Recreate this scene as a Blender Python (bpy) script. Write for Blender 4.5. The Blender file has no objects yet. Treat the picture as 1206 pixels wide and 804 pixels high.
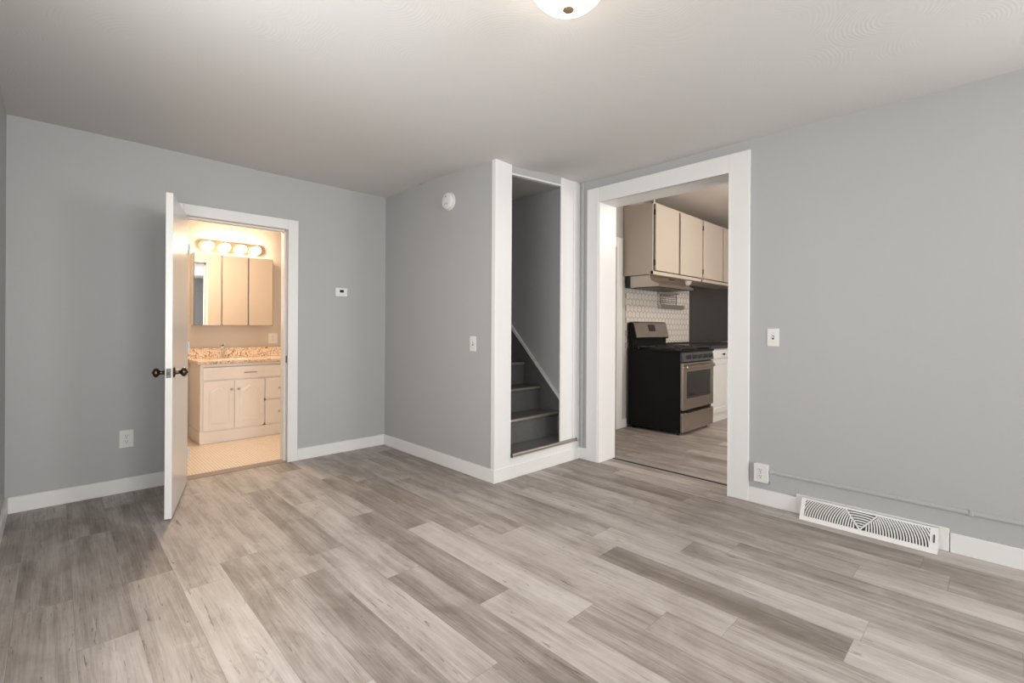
import bpy, bmesh, math, random
from mathutils import Vector, Matrix
R = math.radians
PI = math.pi
random.seed(7)
scene = bpy.context.scene
COL = scene.collection

# ------------------------------------------------------------------ camera
FPX, CYPX = 557.7, 385.34
CAM_H = 1.1641
cam_d = bpy.data.cameras.new('camera')
cam_d.sensor_fit = 'HORIZONTAL'
cam_d.sensor_width = 36.0
cam_d.lens = FPX / 1206 * 36.0
cam_d.shift_y = -(402 - CYPX) / 1206
cam_d.clip_start = 0.02
cam = bpy.data.objects.new('camera', cam_d)
COL.objects.link(cam)
yaw, roll = R(44.1024), R(0.29981713)
fw = Vector((math.sin(yaw), math.cos(yaw), 0)); rt = Vector((math.cos(yaw), -math.sin(yaw), 0)); up = Vector((0, 0, 1))
r3 = rt * math.cos(roll) + up * math.sin(roll); u3 = up * math.cos(roll) - rt * math.sin(roll)
mw = Matrix((r3, u3, -fw)).transposed().to_4x4()
mw.translation = Vector((0, 0, CAM_H))
cam.matrix_world = mw
scene.camera = cam

# ------------------------------------------------------------------ light + view
vs = scene.view_settings
vs.view_transform = 'Standard'
try: vs.look = 'None'
except Exception: pass
vs.gamma = 1.0
vs.use_curve_mapping = False
vs.exposure = 0.49

W = bpy.data.worlds.new('world'); scene.world = W; W.use_nodes = True
W.node_tree.nodes['Background'].inputs[0].default_value = (0.80, 0.88, 1.0, 1)
W.node_tree.nodes['Background'].inputs[1].default_value = 1.0

def area(name, loc, rot, sx, sy, power, col):
    l = bpy.data.lights.new(name, 'AREA'); l.shape = 'RECTANGLE'; l.size = sx; l.size_y = sy
    l.energy = power; l.color = col
    o = bpy.data.objects.new(name, l); COL.objects.link(o); o.location = loc; o.rotation_euler = rot
    return o
XL = -0.2103
DAY = (1.0, 0.985, 0.96)
# lamps at unseen windows beside and behind the photographer;
# the upward ones are fill added to brighten the ceiling
area('unseen_window_light', (0.95, -3.36, 1.45), (R(90), 0, 0), 1.5, 1.3, 30, DAY)
area('ceiling_fill', (0.95, -3.36, 1.20), (R(106), 0, 0), 1.5, 1.0, 36, DAY)
area('unseen_window_light', (XL + 0.07, 1.2, 1.45), (R(90), 0, R(-56)), 1.2, 1.3, 27, DAY)
area('ceiling_fill', (XL + 0.07, 1.2, 1.15), (R(102), 0, R(-50)), 1.2, 0.7, 6, DAY)
area('unseen_window_light', (3.34, -1.7, 1.45), (R(90), 0, R(58)), 1.3, 1.3, 50, DAY)  # added, with its window, to brighten the back wall and ceiling
# warm fill added overhead in the bathroom, no fixture there
area('bathroom_fill', (1.15, 5.35, 2.36), (R(-28), 0, 0), 0.30, 0.30, 25, (1.0, 0.76, 0.54))
# added kitchen fill: one lamp overhead, one at the unseen window
def point(name, loc, rad, power, col):
    l = bpy.data.lights.new(name, 'POINT'); l.energy = power; l.color = col; l.shadow_soft_size = rad
    o = bpy.data.objects.new(name, l); COL.objects.link(o); o.location = loc
point('kitchen_fill', (5.2, 1.15, 2.42), 0.12, 32, (1.0, 0.90, 0.79))
area('kitchen_window_fill', (4.85, -0.95, 1.4), (R(90), 0, R(-10)), 1.3, 1.2, 44, (1.0, 0.93, 0.85))

# ------------------------------------------------------------------ materials
def new_mat(name):
    m = bpy.data.materials.new(name); m.use_nodes = True
    nt = m.node_tree
    return m, nt, nt.nodes['Principled BSDF']
def L(nt, a, b): nt.links.new(a, b)
def N(nt, t, **kw):
    n = nt.nodes.new(t)
    for k, v in kw.items(): setattr(n, k, v)
    return n
def plain(name, col, rough=0.5, metal=0.0, bump=0.0, bscale=200.0, var=0.0, coat=0.0, spec=None):
    m, nt, p = new_mat(name)
    p.inputs['Base Color'].default_value = (*col, 1)
    p.inputs['Roughness'].default_value = rough
    p.inputs['Metallic'].default_value = metal
    if coat: p.inputs['Coat Weight'].default_value = coat
    if spec is not None: p.inputs['Specular IOR Level'].default_value = spec
    tc = N(nt, 'ShaderNodeNewGeometry')
    nz = N(nt, 'ShaderNodeTexNoise'); nz.inputs['Scale'].default_value = bscale; nz.inputs['Detail'].default_value = 3
    L(nt, tc.outputs['Position'], nz.inputs['Vector'])
    if var:
        mx = N(nt, 'ShaderNodeMix', data_type='RGBA')
        mx.inputs[6].default_value = (*[c * (1 - var) for c in col], 1)
        mx.inputs[7].default_value = (*[min(1, c * (1 + var)) for c in col], 1)
        L(nt, nz.outputs[0], mx.inputs[0]); L(nt, mx.outputs[2], p.inputs['Base Color'])
    if bump:
        b = N(nt, 'ShaderNodeBump'); b.inputs['Strength'].default_value = bump; b.inputs['Distance'].default_value = 0.002
        L(nt, nz.outputs[0], b.inputs['Height']); L(nt, b.outputs[0], p.inputs['Normal'])
    return m
def emit(name, col, strength):
    m, nt, p = new_mat(name)
    p.inputs['Base Color'].default_value = (*col, 1)
    p.inputs['Emission Color'].default_value = (*col, 1)
    p.inputs['Emission Strength'].default_value = strength
    return m

M = {}
M['wall'] = plain('grey_wall_paint', (0.405, 0.41, 0.412), 0.55, bump=0.25, bscale=160)
M['white'] = plain('white_trim_paint', (0.73, 0.73, 0.72), 0.35, bump=0.05, bscale=60)
M['doorwhite'] = plain('white_door_paint', (0.72, 0.71, 0.69), 0.24, bump=0.10, bscale=25)
M['bathwall'] = plain('cream_wall_paint', (0.55, 0.49, 0.43), 0.5, bump=0.15, bscale=160)
M['kwall'] = plain('kitchen_wall_paint', (0.50, 0.48, 0.46), 0.55, bump=0.15, bscale=160)
M['kceil'] = plain('kitchen_ceiling_paint', (0.56, 0.51, 0.47), 0.7)
M['cabinet'] = plain('cream_cabinet_paint', (0.54, 0.475, 0.41), 0.45, bump=0.05, bscale=80)
M['cabdark'] = plain('cabinet_gap', (0.06, 0.045, 0.035), 0.7)
M['vanity'] = plain('vanity_paint', (0.84, 0.80, 0.75), 0.35)
M['plastic'] = plain('white_plastic', (0.70, 0.70, 0.68), 0.35)
M['slot'] = plain('dark_slot', (0.03, 0.03, 0.03), 0.6)
M['bronze'] = plain('oil_rubbed_bronze', (0.10, 0.075, 0.055), 0.28, metal=1.0, var=0.3, bscale=40)
M['nickel'] = plain('satin_nickel', (0.45, 0.42, 0.38), 0.3, metal=1.0)
M['chrome'] = plain('chrome', (0.75, 0.74, 0.72), 0.08, metal=1.0)
M['brass'] = plain('brass', (0.72, 0.56, 0.38), 0.22, metal=1.0)
M['steel'] = plain('stainless_steel', (0.50, 0.45, 0.40), 0.30, metal=1.0, bump=0.03, bscale=120)
M['black'] = plain('black_enamel', (0.008, 0.008, 0.008), 0.5, bump=0.15, bscale=350, spec=0.15)
M['gloss'] = plain('black_glass', (0.015, 0.015, 0.016), 0.06)
M['iron'] = plain('cast_iron', (0.03, 0.03, 0.03), 0.38)
M['counter'] = plain('black_counter', (0.02, 0.02, 0.02), 0.15, var=0.3, bscale=300)
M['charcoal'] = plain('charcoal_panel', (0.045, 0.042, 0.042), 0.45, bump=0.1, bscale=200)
M['stair'] = plain('dark_grey_stair_paint', (0.11, 0.11, 0.108), 0.36, var=0.15, bscale=30)
M['nosing'] = plain('worn_nosing', (0.36, 0.32, 0.29), 0.3, metal=0.6)
M['mirror'] = plain('mirror_glass', (0.93, 0.93, 0.92), 0.01, metal=1.0)
M['threshold'] = plain('threshold_strip', (0.24, 0.19, 0.155), 0.4, var=0.2, bscale=60)
M['bulb'] = emit('bulb_glow', (1.0, 0.80, 0.60), 52.0)
M['bowl'] = emit('frosted_glass_glow', (1.0, 0.85, 0.70), 11.0)
M['pewter'] = plain('dull_pewter', (0.16, 0.165, 0.16), 0.5, metal=0.7, var=0.4, bscale=150)
M['duct'] = plain('duct_metal', (0.20, 0.20, 0.20), 0.6)
M['panelgrey'] = plain('dark_grey_panel', (0.07, 0.07, 0.075), 0.3)
M['porcelain'] = plain('porcelain', (0.8, 0.78, 0.74), 0.12)
M['greyraceway'] = plain('raceway_paint', (0.40, 0.41, 0.415), 0.45)

def ceil_mat():
    m, nt, p = new_mat('ceiling_swirl_plaster')
    p.inputs['Base Color'].default_value = (0.60, 0.588, 0.573, 1)
    p.inputs['Roughness'].default_value = 0.7
    g = N(nt, 'ShaderNodeNewGeometry')
    v = N(nt, 'ShaderNodeTexVoronoi'); v.inputs['Scale'].default_value = 2.3
    L(nt, g.outputs['Position'], v.inputs['Vector'])
    mu = N(nt, 'ShaderNodeMath', operation='MULTIPLY'); mu.inputs[1].default_value = 190
    L(nt, v.outputs['Distance'], mu.inputs[0])
    nz = N(nt, 'ShaderNodeTexNoise'); nz.inputs['Scale'].default_value = 5; L(nt, g.outputs['Position'], nz.inputs['Vector'])
    ad = N(nt, 'ShaderNodeMath', operation='MULTIPLY_ADD'); ad.inputs[1].default_value = 14
    L(nt, nz.outputs[0], ad.inputs[0]); L(nt, mu.outputs[0], ad.inputs[2])
    s = N(nt, 'ShaderNodeMath', operation='SINE'); L(nt, ad.outputs[0], s.inputs[0])
    n2 = N(nt, 'ShaderNodeTexNoise'); n2.inputs['Scale'].default_value = 3; L(nt, g.outputs['Position'], n2.inputs['Vector'])
    mm = N(nt, 'ShaderNodeMath', operation='MULTIPLY'); L(nt, s.outputs[0], mm.inputs[0]); L(nt, n2.outputs[0], mm.inputs[1])
    b = N(nt, 'ShaderNodeBump'); b.inputs['Strength'].default_value = 0.11; b.inputs['Distance'].default_value = 0.003
    L(nt, mm.outputs[0], b.inputs['Height']); L(nt, b.outputs[0], p.inputs['Normal'])
    return m
M['ceiling'] = ceil_mat()

def floor_mat():
    m, nt, p = new_mat('grey_oak_vinyl_plank')
    at = N(nt, 'ShaderNodeAttribute', attribute_name='plank')
    sep = N(nt, 'ShaderNodeSeparateColor'); L(nt, at.outputs['Color'], sep.inputs[0])
    g = N(nt, 'ShaderNodeNewGeometry')
    sx = N(nt, 'ShaderNodeSeparateXYZ'); L(nt, g.outputs['Position'], sx.inputs[0])
    seed = N(nt, 'ShaderNodeMath', operation='MULTIPLY'); seed.inputs[1].default_value = 61.0; L(nt, sep.outputs[1], seed.inputs[0])
    def coords(ax, ay):
        a = N(nt, 'ShaderNodeMath', operation='MULTIPLY'); a.inputs[1].default_value = ax; L(nt, sx.outputs[0], a.inputs[0])
        b = N(nt, 'ShaderNodeMath', operation='MULTIPLY'); b.inputs[1].default_value = ay; L(nt, sx.outputs[1], b.inputs[0])
        c = N(nt, 'ShaderNodeCombineXYZ'); L(nt, a.outputs[0], c.inputs[0]); L(nt, b.outputs[0], c.inputs[1]); L(nt, seed.outputs[0], c.inputs[2])
        return c.outputs[0]
    def noise(ax, ay, detail=3, rough=0.55, dist=0.0):
        n = N(nt, 'ShaderNodeTexNoise'); n.inputs['Scale'].default_value = 1; n.inputs['Detail'].default_value = detail
        n.inputs['Roughness'].default_value = rough; n.inputs['Distortion'].default_value = dist
        L(nt, coords(ax, ay), n.inputs['Vector']); return n.outputs[0]
    def madd(a, k, base):
        n = N(nt, 'ShaderNodeMath', operation='MULTIPLY_ADD'); n.inputs[1].default_value = k; L(nt, a, n.inputs[0])
        if isinstance(base, float): n.inputs[2].default_value = base
        else: L(nt, base, n.inputs[2])
        return n.outputs[0]
    t = madd(sep.outputs[0], 0.80, 0.0)                   # plank tone 0..1
    t = madd(noise(11, 0.8, 3, 0.6, 0.5), 0.95, t)         # broad streaks
    t = madd(noise(48, 1.6, 4, 0.65, 0.4), 0.50, t)        # narrow streaks
    t = madd(noise(170, 4.5, 3, 0.65, 0.3), 0.60, t)        # fine grain
    t = madd(noise(6, 2.6, 4, 0.65, 0.8), 0.80, t)          # cloudy patches
    ramp = N(nt, 'ShaderNodeValToRGB')
    e = ramp.color_ramp.elements
    e[0].position = 0.72; e[0].color = (0.17, 0.143, 0.122, 1)
    e[1].position = 1.0; e[1].color = (0.51, 0.475, 0.450, 1)
    sc = N(nt, 'ShaderNodeMapRange'); sc.inputs[1].default_value = 1.42; sc.inputs[2].default_value = 2.32
    L(nt, t, sc.inputs[0])
    e[0].position = 0.0
    k = ramp.color_ramp.elements.new(0.30); k.color = (0.270, 0.236, 0.212, 1)
    k = ramp.color_ramp.elements.new(0.58); k.color = (0.385, 0.345, 0.319, 1)
    L(nt, sc.outputs[0], ramp.inputs[0])
    # swirly knots and checks where the plank carries them
    wv = noise(9, 2.4, 1, 0.4, 1.2)
    ws = N(nt, 'ShaderNodeMath', operation='MULTIPLY'); ws.inputs[1].default_value = 95; L(nt, wv, ws.inputs[0])
    si = N(nt, 'ShaderNodeMath', operation='SINE'); L(nt, ws.outputs[0], si.inputs[0])
    wm = N(nt, 'ShaderNodeMapRange'); wm.inputs[1].default_value = 0.1; wm.inputs[2].default_value = 1.0; L(nt, si.outputs[0], wm.inputs[0])
    pm = N(nt, 'ShaderNodeMapRange'); pm.inputs[1].default_value = 0.62; pm.inputs[2].default_value = 0.76
    L(nt, noise(9, 1.3, 1), pm.inputs[0])
    k0 = N(nt, 'ShaderNodeMath', operation='MULTIPLY'); L(nt, wm.outputs[0], k0.inputs[0]); L(nt, pm.outputs[0], k0.inputs[1])
    br = N(nt, 'ShaderNodeMapRange'); br.inputs[1].default_value = 0.40; br.inputs[2].default_value = 0.62; br.inputs[4].default_value = 0.55
    L(nt, noise(60, 14, 2, 0.6), br.inputs[0])
    k1 = N(nt, 'ShaderNodeMath', operation='MULTIPLY'); L(nt, k0.outputs[0], k1.inputs[0]); L(nt, br.outputs[0], k1.inputs[1])
    ck = N(nt, 'ShaderNodeMapRange'); ck.inputs[1].default_value = 0.645; ck.inputs[2].default_value = 0.69
    L(nt, noise(85, 5.5, 3, 0.6, 1.3), ck.inputs[0])
    k2 = N(nt, 'ShaderNodeMath', operation='MAXIMUM'); L(nt, k1.outputs[0], k2.inputs[0]); L(nt, ck.outputs[0], k2.inputs[1])
    k3 = N(nt, 'ShaderNodeMath', operation='MULTIPLY'); k3.inputs[1].default_value = 0.66; L(nt, k2.outputs[0], k3.inputs[0])
    mx = N(nt, 'ShaderNodeMix', data_type='RGBA'); mx.inputs[7].default_value = (0.085, 0.068, 0.056, 1)
    L(nt, k3.outputs[0], mx.inputs[0]); L(nt, ramp.outputs[0], mx.inputs[6])
    # seams
    uv = N(nt, 'ShaderNodeUVMap'); uv.uv_map = 'edge'
    us = N(nt, 'ShaderNodeSeparateXYZ'); L(nt, uv.outputs[0], us.inputs[0])
    def edge(o, w):
        a = N(nt, 'ShaderNodeMath', operation='PINGPONG'); a.inputs[1].default_value = 0.5; L(nt, o, a.inputs[0])
        b = N(nt, 'ShaderNodeMath', operation='LESS_THAN'); b.inputs[1].default_value = w; L(nt, a.outputs[0], b.inputs[0]); return b.outputs[0]
    mxm = N(nt, 'ShaderNodeMath', operation='MAXIMUM'); L(nt, edge(us.outputs[0], 0.006), mxm.inputs[0]); L(nt, edge(us.outputs[1], 0.001), mxm.inputs[1])
    k4 = N(nt, 'ShaderNodeMath', operation='MULTIPLY'); k4.inputs[1].default_value = 0.35; L(nt, mxm.outputs[0], k4.inputs[0])
    m2 = N(nt, 'ShaderNodeMix', data_type='RGBA'); m2.inputs[7].default_value = (0.06, 0.05, 0.045, 1)
    L(nt, k4.outputs[0], m2.inputs[0]); L(nt, mx.outputs[2], m2.inputs[6]); L(nt, m2.outputs[2], p.inputs['Base Color'])
    p.inputs['Roughness'].default_value = 0.48
    p.inputs['Specular IOR Level'].default_value = 0.35
    b = N(nt, 'ShaderNodeBump'); b.inputs['Strength'].default_value = 0.15; b.inputs['Distance'].default_value = 0.001
    L(nt, t, b.inputs['Height']); L(nt, b.outputs[0], p.inputs['Normal'])
    return m
M['floor'] = floor_mat()

def tile_floor_mat():
    m, nt, p = new_mat('small_cream_mosaic')
    g = N(nt, 'ShaderNodeNewGeometry')
    mp = N(nt, 'ShaderNodeMapping'); mp.inputs['Rotation'].default_value = (0, 0, R(45)); L(nt, g.outputs['Position'], mp.inputs[0])
    b = N(nt, 'ShaderNodeTexBrick'); b.inputs['Scale'].default_value = 16
    b.inputs['Color1'].default_value = (0.80, 0.72, 0.62, 1); b.inputs['Color2'].default_value = (0.84, 0.77, 0.67, 1)
    b.inputs['Mortar'].default_value = (0.42, 0.33, 0.25, 1); b.inputs['Mortar Size'].default_value = 0.05
    L(nt, mp.outputs[0], b.inputs['Vector']); L(nt, b.outputs[0], p.inputs['Base Color'])
    p.inputs['Roughness'].default_value = 0.4
    return m
M['tilefloor'] = tile_floor_mat()

def hex_mat():
    m, nt, p = new_mat('white_hex_tile')
    g = N(nt, 'ShaderNodeNewGeometry'); s = N(nt, 'ShaderNodeSeparateXYZ'); L(nt, g.outputs['Position'], s.inputs[0])
    c = N(nt, 'ShaderNodeCombineXYZ'); L(nt, s.outputs[0], c.inputs[0]); L(nt, s.outputs[2], c.inputs[1])
    sc = N(nt, 'ShaderNodeVectorMath', operation='SCALE'); sc.inputs['Scale'].default_value = 1 / 0.085; L(nt, c.outputs[0], sc.inputs[0])
    def cell(off):
        a = N(nt, 'ShaderNodeVectorMath', operation='ADD'); a.inputs[1].default_value = off; L(nt, sc.outputs[0], a.inputs[0])
        w = N(nt, 'ShaderNodeVectorMath', operation='WRAP'); w.inputs[1].default_value = (0.5, math.sqrt(3) / 2, 1); w.inputs[2].default_value = (-0.5, -math.sqrt(3) / 2, -1)
        L(nt, a.outputs[0], w.inputs[0])
        ab = N(nt, 'ShaderNodeVectorMath', operation='ABSOLUTE'); L(nt, w.outputs[0], ab.inputs[0])
        d = N(nt, 'ShaderNodeVectorMath', operation='DOT_PRODUCT'); d.inputs[1].default_value = (0.5, math.sqrt(3) / 2, 0); L(nt, ab.outputs[0], d.inputs[0])
        q = N(nt, 'ShaderNodeSeparateXYZ'); L(nt, ab.outputs[0], q.inputs[0])
        x = N(nt, 'ShaderNodeMath', operation='MAXIMUM'); L(nt, d.outputs['Value'], x.inputs[0]); L(nt, q.outputs[0], x.inputs[1])
        return x.outputs[0]
    mn = N(nt, 'ShaderNodeMath', operation='MINIMUM'); L(nt, cell((0, 0, 0)), mn.inputs[0]); L(nt, cell((0.5, math.sqrt(3) / 2, 0)), mn.inputs[1])
    mr = N(nt, 'ShaderNodeMapRange'); mr.inputs[1].default_value = 0.44; mr.inputs[2].default_value = 0.48; L(nt, mn.outputs[0], mr.inputs[0])
    mx = N(nt, 'ShaderNodeMix', data_type='RGBA'); mx.inputs[6].default_value = (0.66, 0.62, 0.58, 1); mx.inputs[7].default_value = (0.26, 0.24, 0.22, 1)
    L(nt, mr.outputs[0], mx.inputs[0]); L(nt, mx.outputs[2], p.inputs['Base Color'])
    p.inputs['Roughness'].default_value = 0.2
    return m
M['hex'] = hex_mat()

def granite_mat():
    m, nt, p = new_mat('speckled_beige_granite')
    g = N(nt, 'ShaderNodeNewGeometry')
    n1 = N(nt, 'ShaderNodeTexNoise'); n1.inputs['Scale'].default_value = 52; n1.inputs['Detail'].default_value = 4; n1.inputs['Distortion'].default_value = 1.2
    L(nt, g.outputs['Position'], n1.inputs['Vector'])
    r = N(nt, 'ShaderNodeValToRGB'); e = r.color_ramp.elements
    e[0].position = 0.36; e[0].color = (0.13, 0.09, 0.065, 1); e[1].position = 0.62; e[1].color = (0.80, 0.70, 0.58, 1)
    k = e.new(0.44); k.color = (0.60, 0.44, 0.32, 1); k = e.new(0.52); k.color = (0.74, 0.58, 0.44, 1)
    L(nt, n1.outputs[0], r.inputs[0]); L(nt, r.outputs[0], p.inputs['Base Color'])
    p.inputs['Roughness'].default_value = 0.15
    return m
M['granite'] = granite_mat()

# ------------------------------------------------------------------ mesh helpers
class MB:
    def __init__(s): s.bm = bmesh.new()
    def box(s, x0, x1, y0, y1, z0, z1, bev=0.0, seg=2):
        r = bmesh.ops.create_cube(s.bm, size=1.0)
        vs_ = r['verts']
        for v in vs_:
            v.co = Vector(((x0 + x1) / 2 + v.co.x * (x1 - x0), (y0 + y1) / 2 + v.co.y * (y1 - y0), (z0 + z1) / 2 + v.co.z * (z1 - z0)))
        if bev > 0:
            es = list({e for v in vs_ for e in v.link_edges})
            bmesh.ops.bevel(s.bm, geom=es, offset=bev, segments=seg, affect='EDGES', profile=0.6)
        return s
    def prism(s, poly, axis, a, b):
        """poly in the two other axes (in xyz order), extruded along axis from a to b"""
        def mk(p, t):
            q = list(p); q.insert('xyz'.index(axis), t); return s.bm.verts.new(q)
        A = [mk(p, a) for p in poly]; B = [mk(p, b) for p in poly]
        n = len(poly)
        s.bm.faces.new(A); s.bm.faces.new(B[::-1])
        for i in range(n): s.bm.faces.new((A[i], B[i], B[(i + 1) % n], A[(i + 1) % n]))
        return s
    def lathe(s, prof, origin, axis, seg=32, scale=(1, 1)):
        """prof = [(radius, height)] turned round axis; closed where the radius is 0"""
        ax = Vector(axis).normalized()
        u = ax.orthogonal().normalized(); v = ax.cross(u)
        o = Vector(origin); rings = []
        for r, h in prof:
            if r <= 1e-6: rings.append([s.bm.verts.new(o + ax * h)])
            else: rings.append([s.bm.verts.new(o + ax * h + u * (r * scale[0] * math.cos(2 * PI * k / seg)) + v * (r * scale[1] * math.sin(2 * PI * k / seg))) for k in range(seg)])
        for a, b in zip(rings, rings[1:]):
            for k in range(seg):
                k2 = (k + 1) % seg
                if len(a) == 1 and len(b) > 1: s.bm.faces.new((a[0], b[k], b[k2]))
                elif len(b) == 1 and len(a) > 1: s.bm.faces.new((a[k], b[0], a[k2]))
                elif len(a) > 1: s.bm.faces.new((a[k], b[k], b[k2], a[k2]))
        return s
    def tube(s, pts, r, seg=10):
        pts = [Vector(p) for p in pts]; rings = []
        for i, p in enumerate(pts):
            d = (pts[min(i + 1, len(pts) - 1)] - pts[max(i - 1, 0)]).normalized()
            ref = Vector((0, 0, 1)) if abs(d.z) < 0.9 else Vector((1, 0, 0))
            u = d.cross(ref).normalized(); v = d.cross(u)
            rings.append([s.bm.verts.new(p + u * (r * math.cos(2 * PI * k / seg)) + v * (r * math.sin(2 * PI * k / seg))) for k in range(seg)])
        for a, b in zip(rings, rings[1:]):
            for k in range(seg): s.bm.faces.new((a[k], b[k], b[(k + 1) % seg], a[(k + 1) % seg]))
        s.bm.faces.new(rings[0][::-1]); s.bm.faces.new(rings[-1])
        return s
    def sphere(s, c, r, seg=24):
        return s.lathe([(0, -r)] + [(r * math.cos(t), r * math.sin(t)) for t in [(-PI / 2 + PI * k / 12) for k in range(1, 12)]] + [(0, r)], c, (0, 0, 1), seg)
    def build(s, name, m, parent=None, smooth=False, angle=40):
        bmesh.ops.recalc_face_normals(s.bm, faces=s.bm.faces)
        me = bpy.data.meshes.new(name); s.bm.to_mesh(me); s.bm.free()
        me.materials.append(M[m] if isinstance(m, str) else m)
        if smooth:
            for p in me.polygons: p.use_smooth = True
            me.set_sharp_from_angle(angle=R(angle))
        o = bpy.data.objects.new(name, me); COL.objects.link(o)
        if parent is not None: o.parent = parent
        return o
def tag(o, label=None, cat=None, group=None, kind=None):
    if label: o['label'] = label
    if cat: o['category'] = cat
    if group: o['group'] = group
    if kind: o['kind'] = kind
    return o
def thing(name, label, cat, loc=(0, 0, 0), rz=0.0, group=None, kind=None):
    o = bpy.data.objects.new(name, None); COL.objects.link(o)
    o.location = loc; o.rotation_euler = (0, 0, rz); o.empty_display_size = 0.1
    return tag(o, label, cat, group, kind)
def struct(o, label, cat): return tag(o, label, cat, kind='structure')
def tree_copy(root, loc, rz, label):
    r = root.copy(); COL.objects.link(r); r.location = loc; r.rotation_euler = (0, 0, rz); r['label'] = label
    for ch in list(root.children):
        c = ch.copy(); COL.objects.link(c); c.parent = r
        for g in ch.children:
            d = g.copy(); COL.objects.link(d); d.parent = c
    return r

# ------------------------------------------------------------------ room constants
XL, YB, XC, YF, XR = -0.2103, 4.2529, 2.3674, 2.6264, 3.389
YN, H, XK = -3.40, 2.44, 3.61          # near wall, ceiling, kitchen side of the right wall
YBB = 4.40                              # bathroom side of the back wall

# ------------------------------------------------------------------ floors
PW = 0.175
X0 = 0.065
known = {   # row: [(y of the joint, tone of the plank beyond it, tone of the plank on the near side)]
    -1: [(2.74, .42, .46)], 0: [(2.29, .48, .66)], 1: [(2.74, .22, .52)], 2: [(2.49, .46, .78)], 3: [(2.66, .56, .40)],
    4: [(3.48, .60, .42), (2.26, .55, .34)], 5: [(2.43, .38, .56)], 6: [(1.97, .62, .26)], 7: [(2.75, .58, .24), (1.52, .24, .60)],
    8: [(2.37, .30, .86), (1.19, .86, .34)], 9: [(2.14, .28, .62), (0.95, .62, .55)], 10: [(1.95, .50, .66)],
    11: [(1.42, .62, .22), (0.38, .22, .74)], 12: [(2.80, .30, .40), (1.58, .40, .80), (.36, .80, .60)], 13: [(1.16, .62, .36)],
    14: [(2.2, .46, .50), (0.98, .5, .45)], 15: [(1.70, .66, .24), (0.48, .50, .62), ], 16: [(2.4, .35, .55), (0.16, .45, .35)],
}
def plank_floor(name, x0, x1, y0, y1, z, rows, label, seed):
    rnd = random.Random(seed)
    bm = bmesh.new()
    uv = bm.loops.layers.uv.new('edge'); cl = bm.loops.layers.float_color.new('plank')
    k0 = math.floor((x0 - X0) / PW)
    k = k0
    while X0 + k * PW < x1:
        a, b = max(x0, X0 + k * PW), min(x1, X0 + (k + 1) * PW)
        js = rows.get(k)
        cuts = []; tones = {}
        if js:
            ys = sorted(j[0] for j in js)
            cuts = list(ys)
            y = ys[0]
            while y > y0: y -= 1.22; cuts.append(y)
            y = ys[-1]
            while y < y1: y += 1.22; cuts.append(y)
        else:
            y = y0 - rnd.random() * 1.22
            while y < y1 + 1.22: cuts.append(y); y += 1.22
        cuts = sorted(cuts)
        for c0, c1 in zip(cuts, cuts[1:]):
            lo, hi = max(c0, y0), min(c1, y1)
            if hi - lo < 1e-4: continue
            tone = rnd.choice([.30, .40, .5, .55, .62, .7]) + rnd.uniform(-.05, .05)
            if js:
                for yj, far, near in js:
                    if abs(c0 - yj) < 1e-6: tone = far
                    if abs(c1 - yj) < 1e-6: tone = near
            sd = rnd.random()
            vs_ = [bm.verts.new((a, lo, z)), bm.verts.new((b, lo, z)), bm.verts.new((b, hi, z)), bm.verts.new((a, hi, z))]
            f = bm.faces.new(vs_)
            for lp, (u, v) in zip(f.loops, ((0, 0), (1, 0), (1, 1), (0, 1))):
                lp[uv].uv = (u, v); lp[cl] = (tone, sd, 0, 1)
        k += 1
    me = bpy.data.meshes.new(name); bm.to_mesh(me); bm.free(); me.materials.append(M['floor'])
    o = bpy.data.objects.new(name, me); COL.objects.link(o)
    return struct(o, label, 'floor')
plank_floor('floor', XL - 0.1, 3.50, YN - 0.1, 4.27, 0.0, known, 'grey oak plank floor of the empty living room', 3)
plank_floor('floor_kitchen', 3.50, 8.3, -1.1, 3.12, 0.0, {}, 'grey oak plank floor of the kitchen beyond the wide opening', 5)
o = MB().box(0.5, 2.37, 4.26, 6.05, -0.03, 0.0).build('floor_bathroom', 'tilefloor'); struct(o, 'cream mosaic tile floor of the bathroom', 'floor')
o = MB().box(0.70, 1.45, 4.255, 4.365, -0.005, 0.006, 0.003).build('trim_threshold', 'threshold'); struct(o, 'brown threshold strip under the bathroom doorway', 'threshold')
o = MB().box(3.585, 3.612, 1.315, 2.405, -0.005, 0.004, 0.002).build('trim_threshold', 'slot'); struct(o, 'dark seam strip across the kitchen opening', 'threshold')

# ------------------------------------------------------------------ ceiling (an old, gently sagging one)
ctrl = [((XL, YB), 2.456), ((XC, YB), 2.441), ((XC, YF), 2.417), ((2.53, YF), 2.412), ((3.12, YF), 2.447), ((XR, YF), 2.452),
        ((XR, 1.2), 2.444), ((XR, 0), 2.435), ((XR, YN), 2.435), ((XL, YN), 2.44), ((1.3, 1.1), 2.44), ((XL, 1.5), 2.445), ((3.36, 3.45), 2.456), ((2.6, 3.5), 2.45)]
def cz(x, y):
    sw = sz = 0
    for (a, b), z in ctrl:
        d = ((x - a) ** 2 + (y - b) ** 2) + 1e-4
        w = 1 / d ** 1.5; sw += w; sz += w * z
    return sz / sw
bm = bmesh.new()
xs = [XL - 0.12 + i * (3.55 - XL + 0.12) / 60 for i in range(61)]
ys = [YN - 0.12 + j * (4.34 - YN + 0.12) / 80 for j in range(81)]
grid = [[bm.verts.new((x, y, cz(x, y))) for y in ys] for x in xs]
for i in range(60):
    for j in range(80):
        if xs[i] > XC + 0.08 and ys[j] > 3.62: continue
        bm.faces.new((grid[i][j], grid[i][j + 1], grid[i + 1][j + 1], grid[i + 1][j]))
me = bpy.data.meshes.new('ceiling'); bm.to_mesh(me); bm.free(); me.materials.append(M['ceiling'])
for p in me.polygons: p.use_smooth = True
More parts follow.
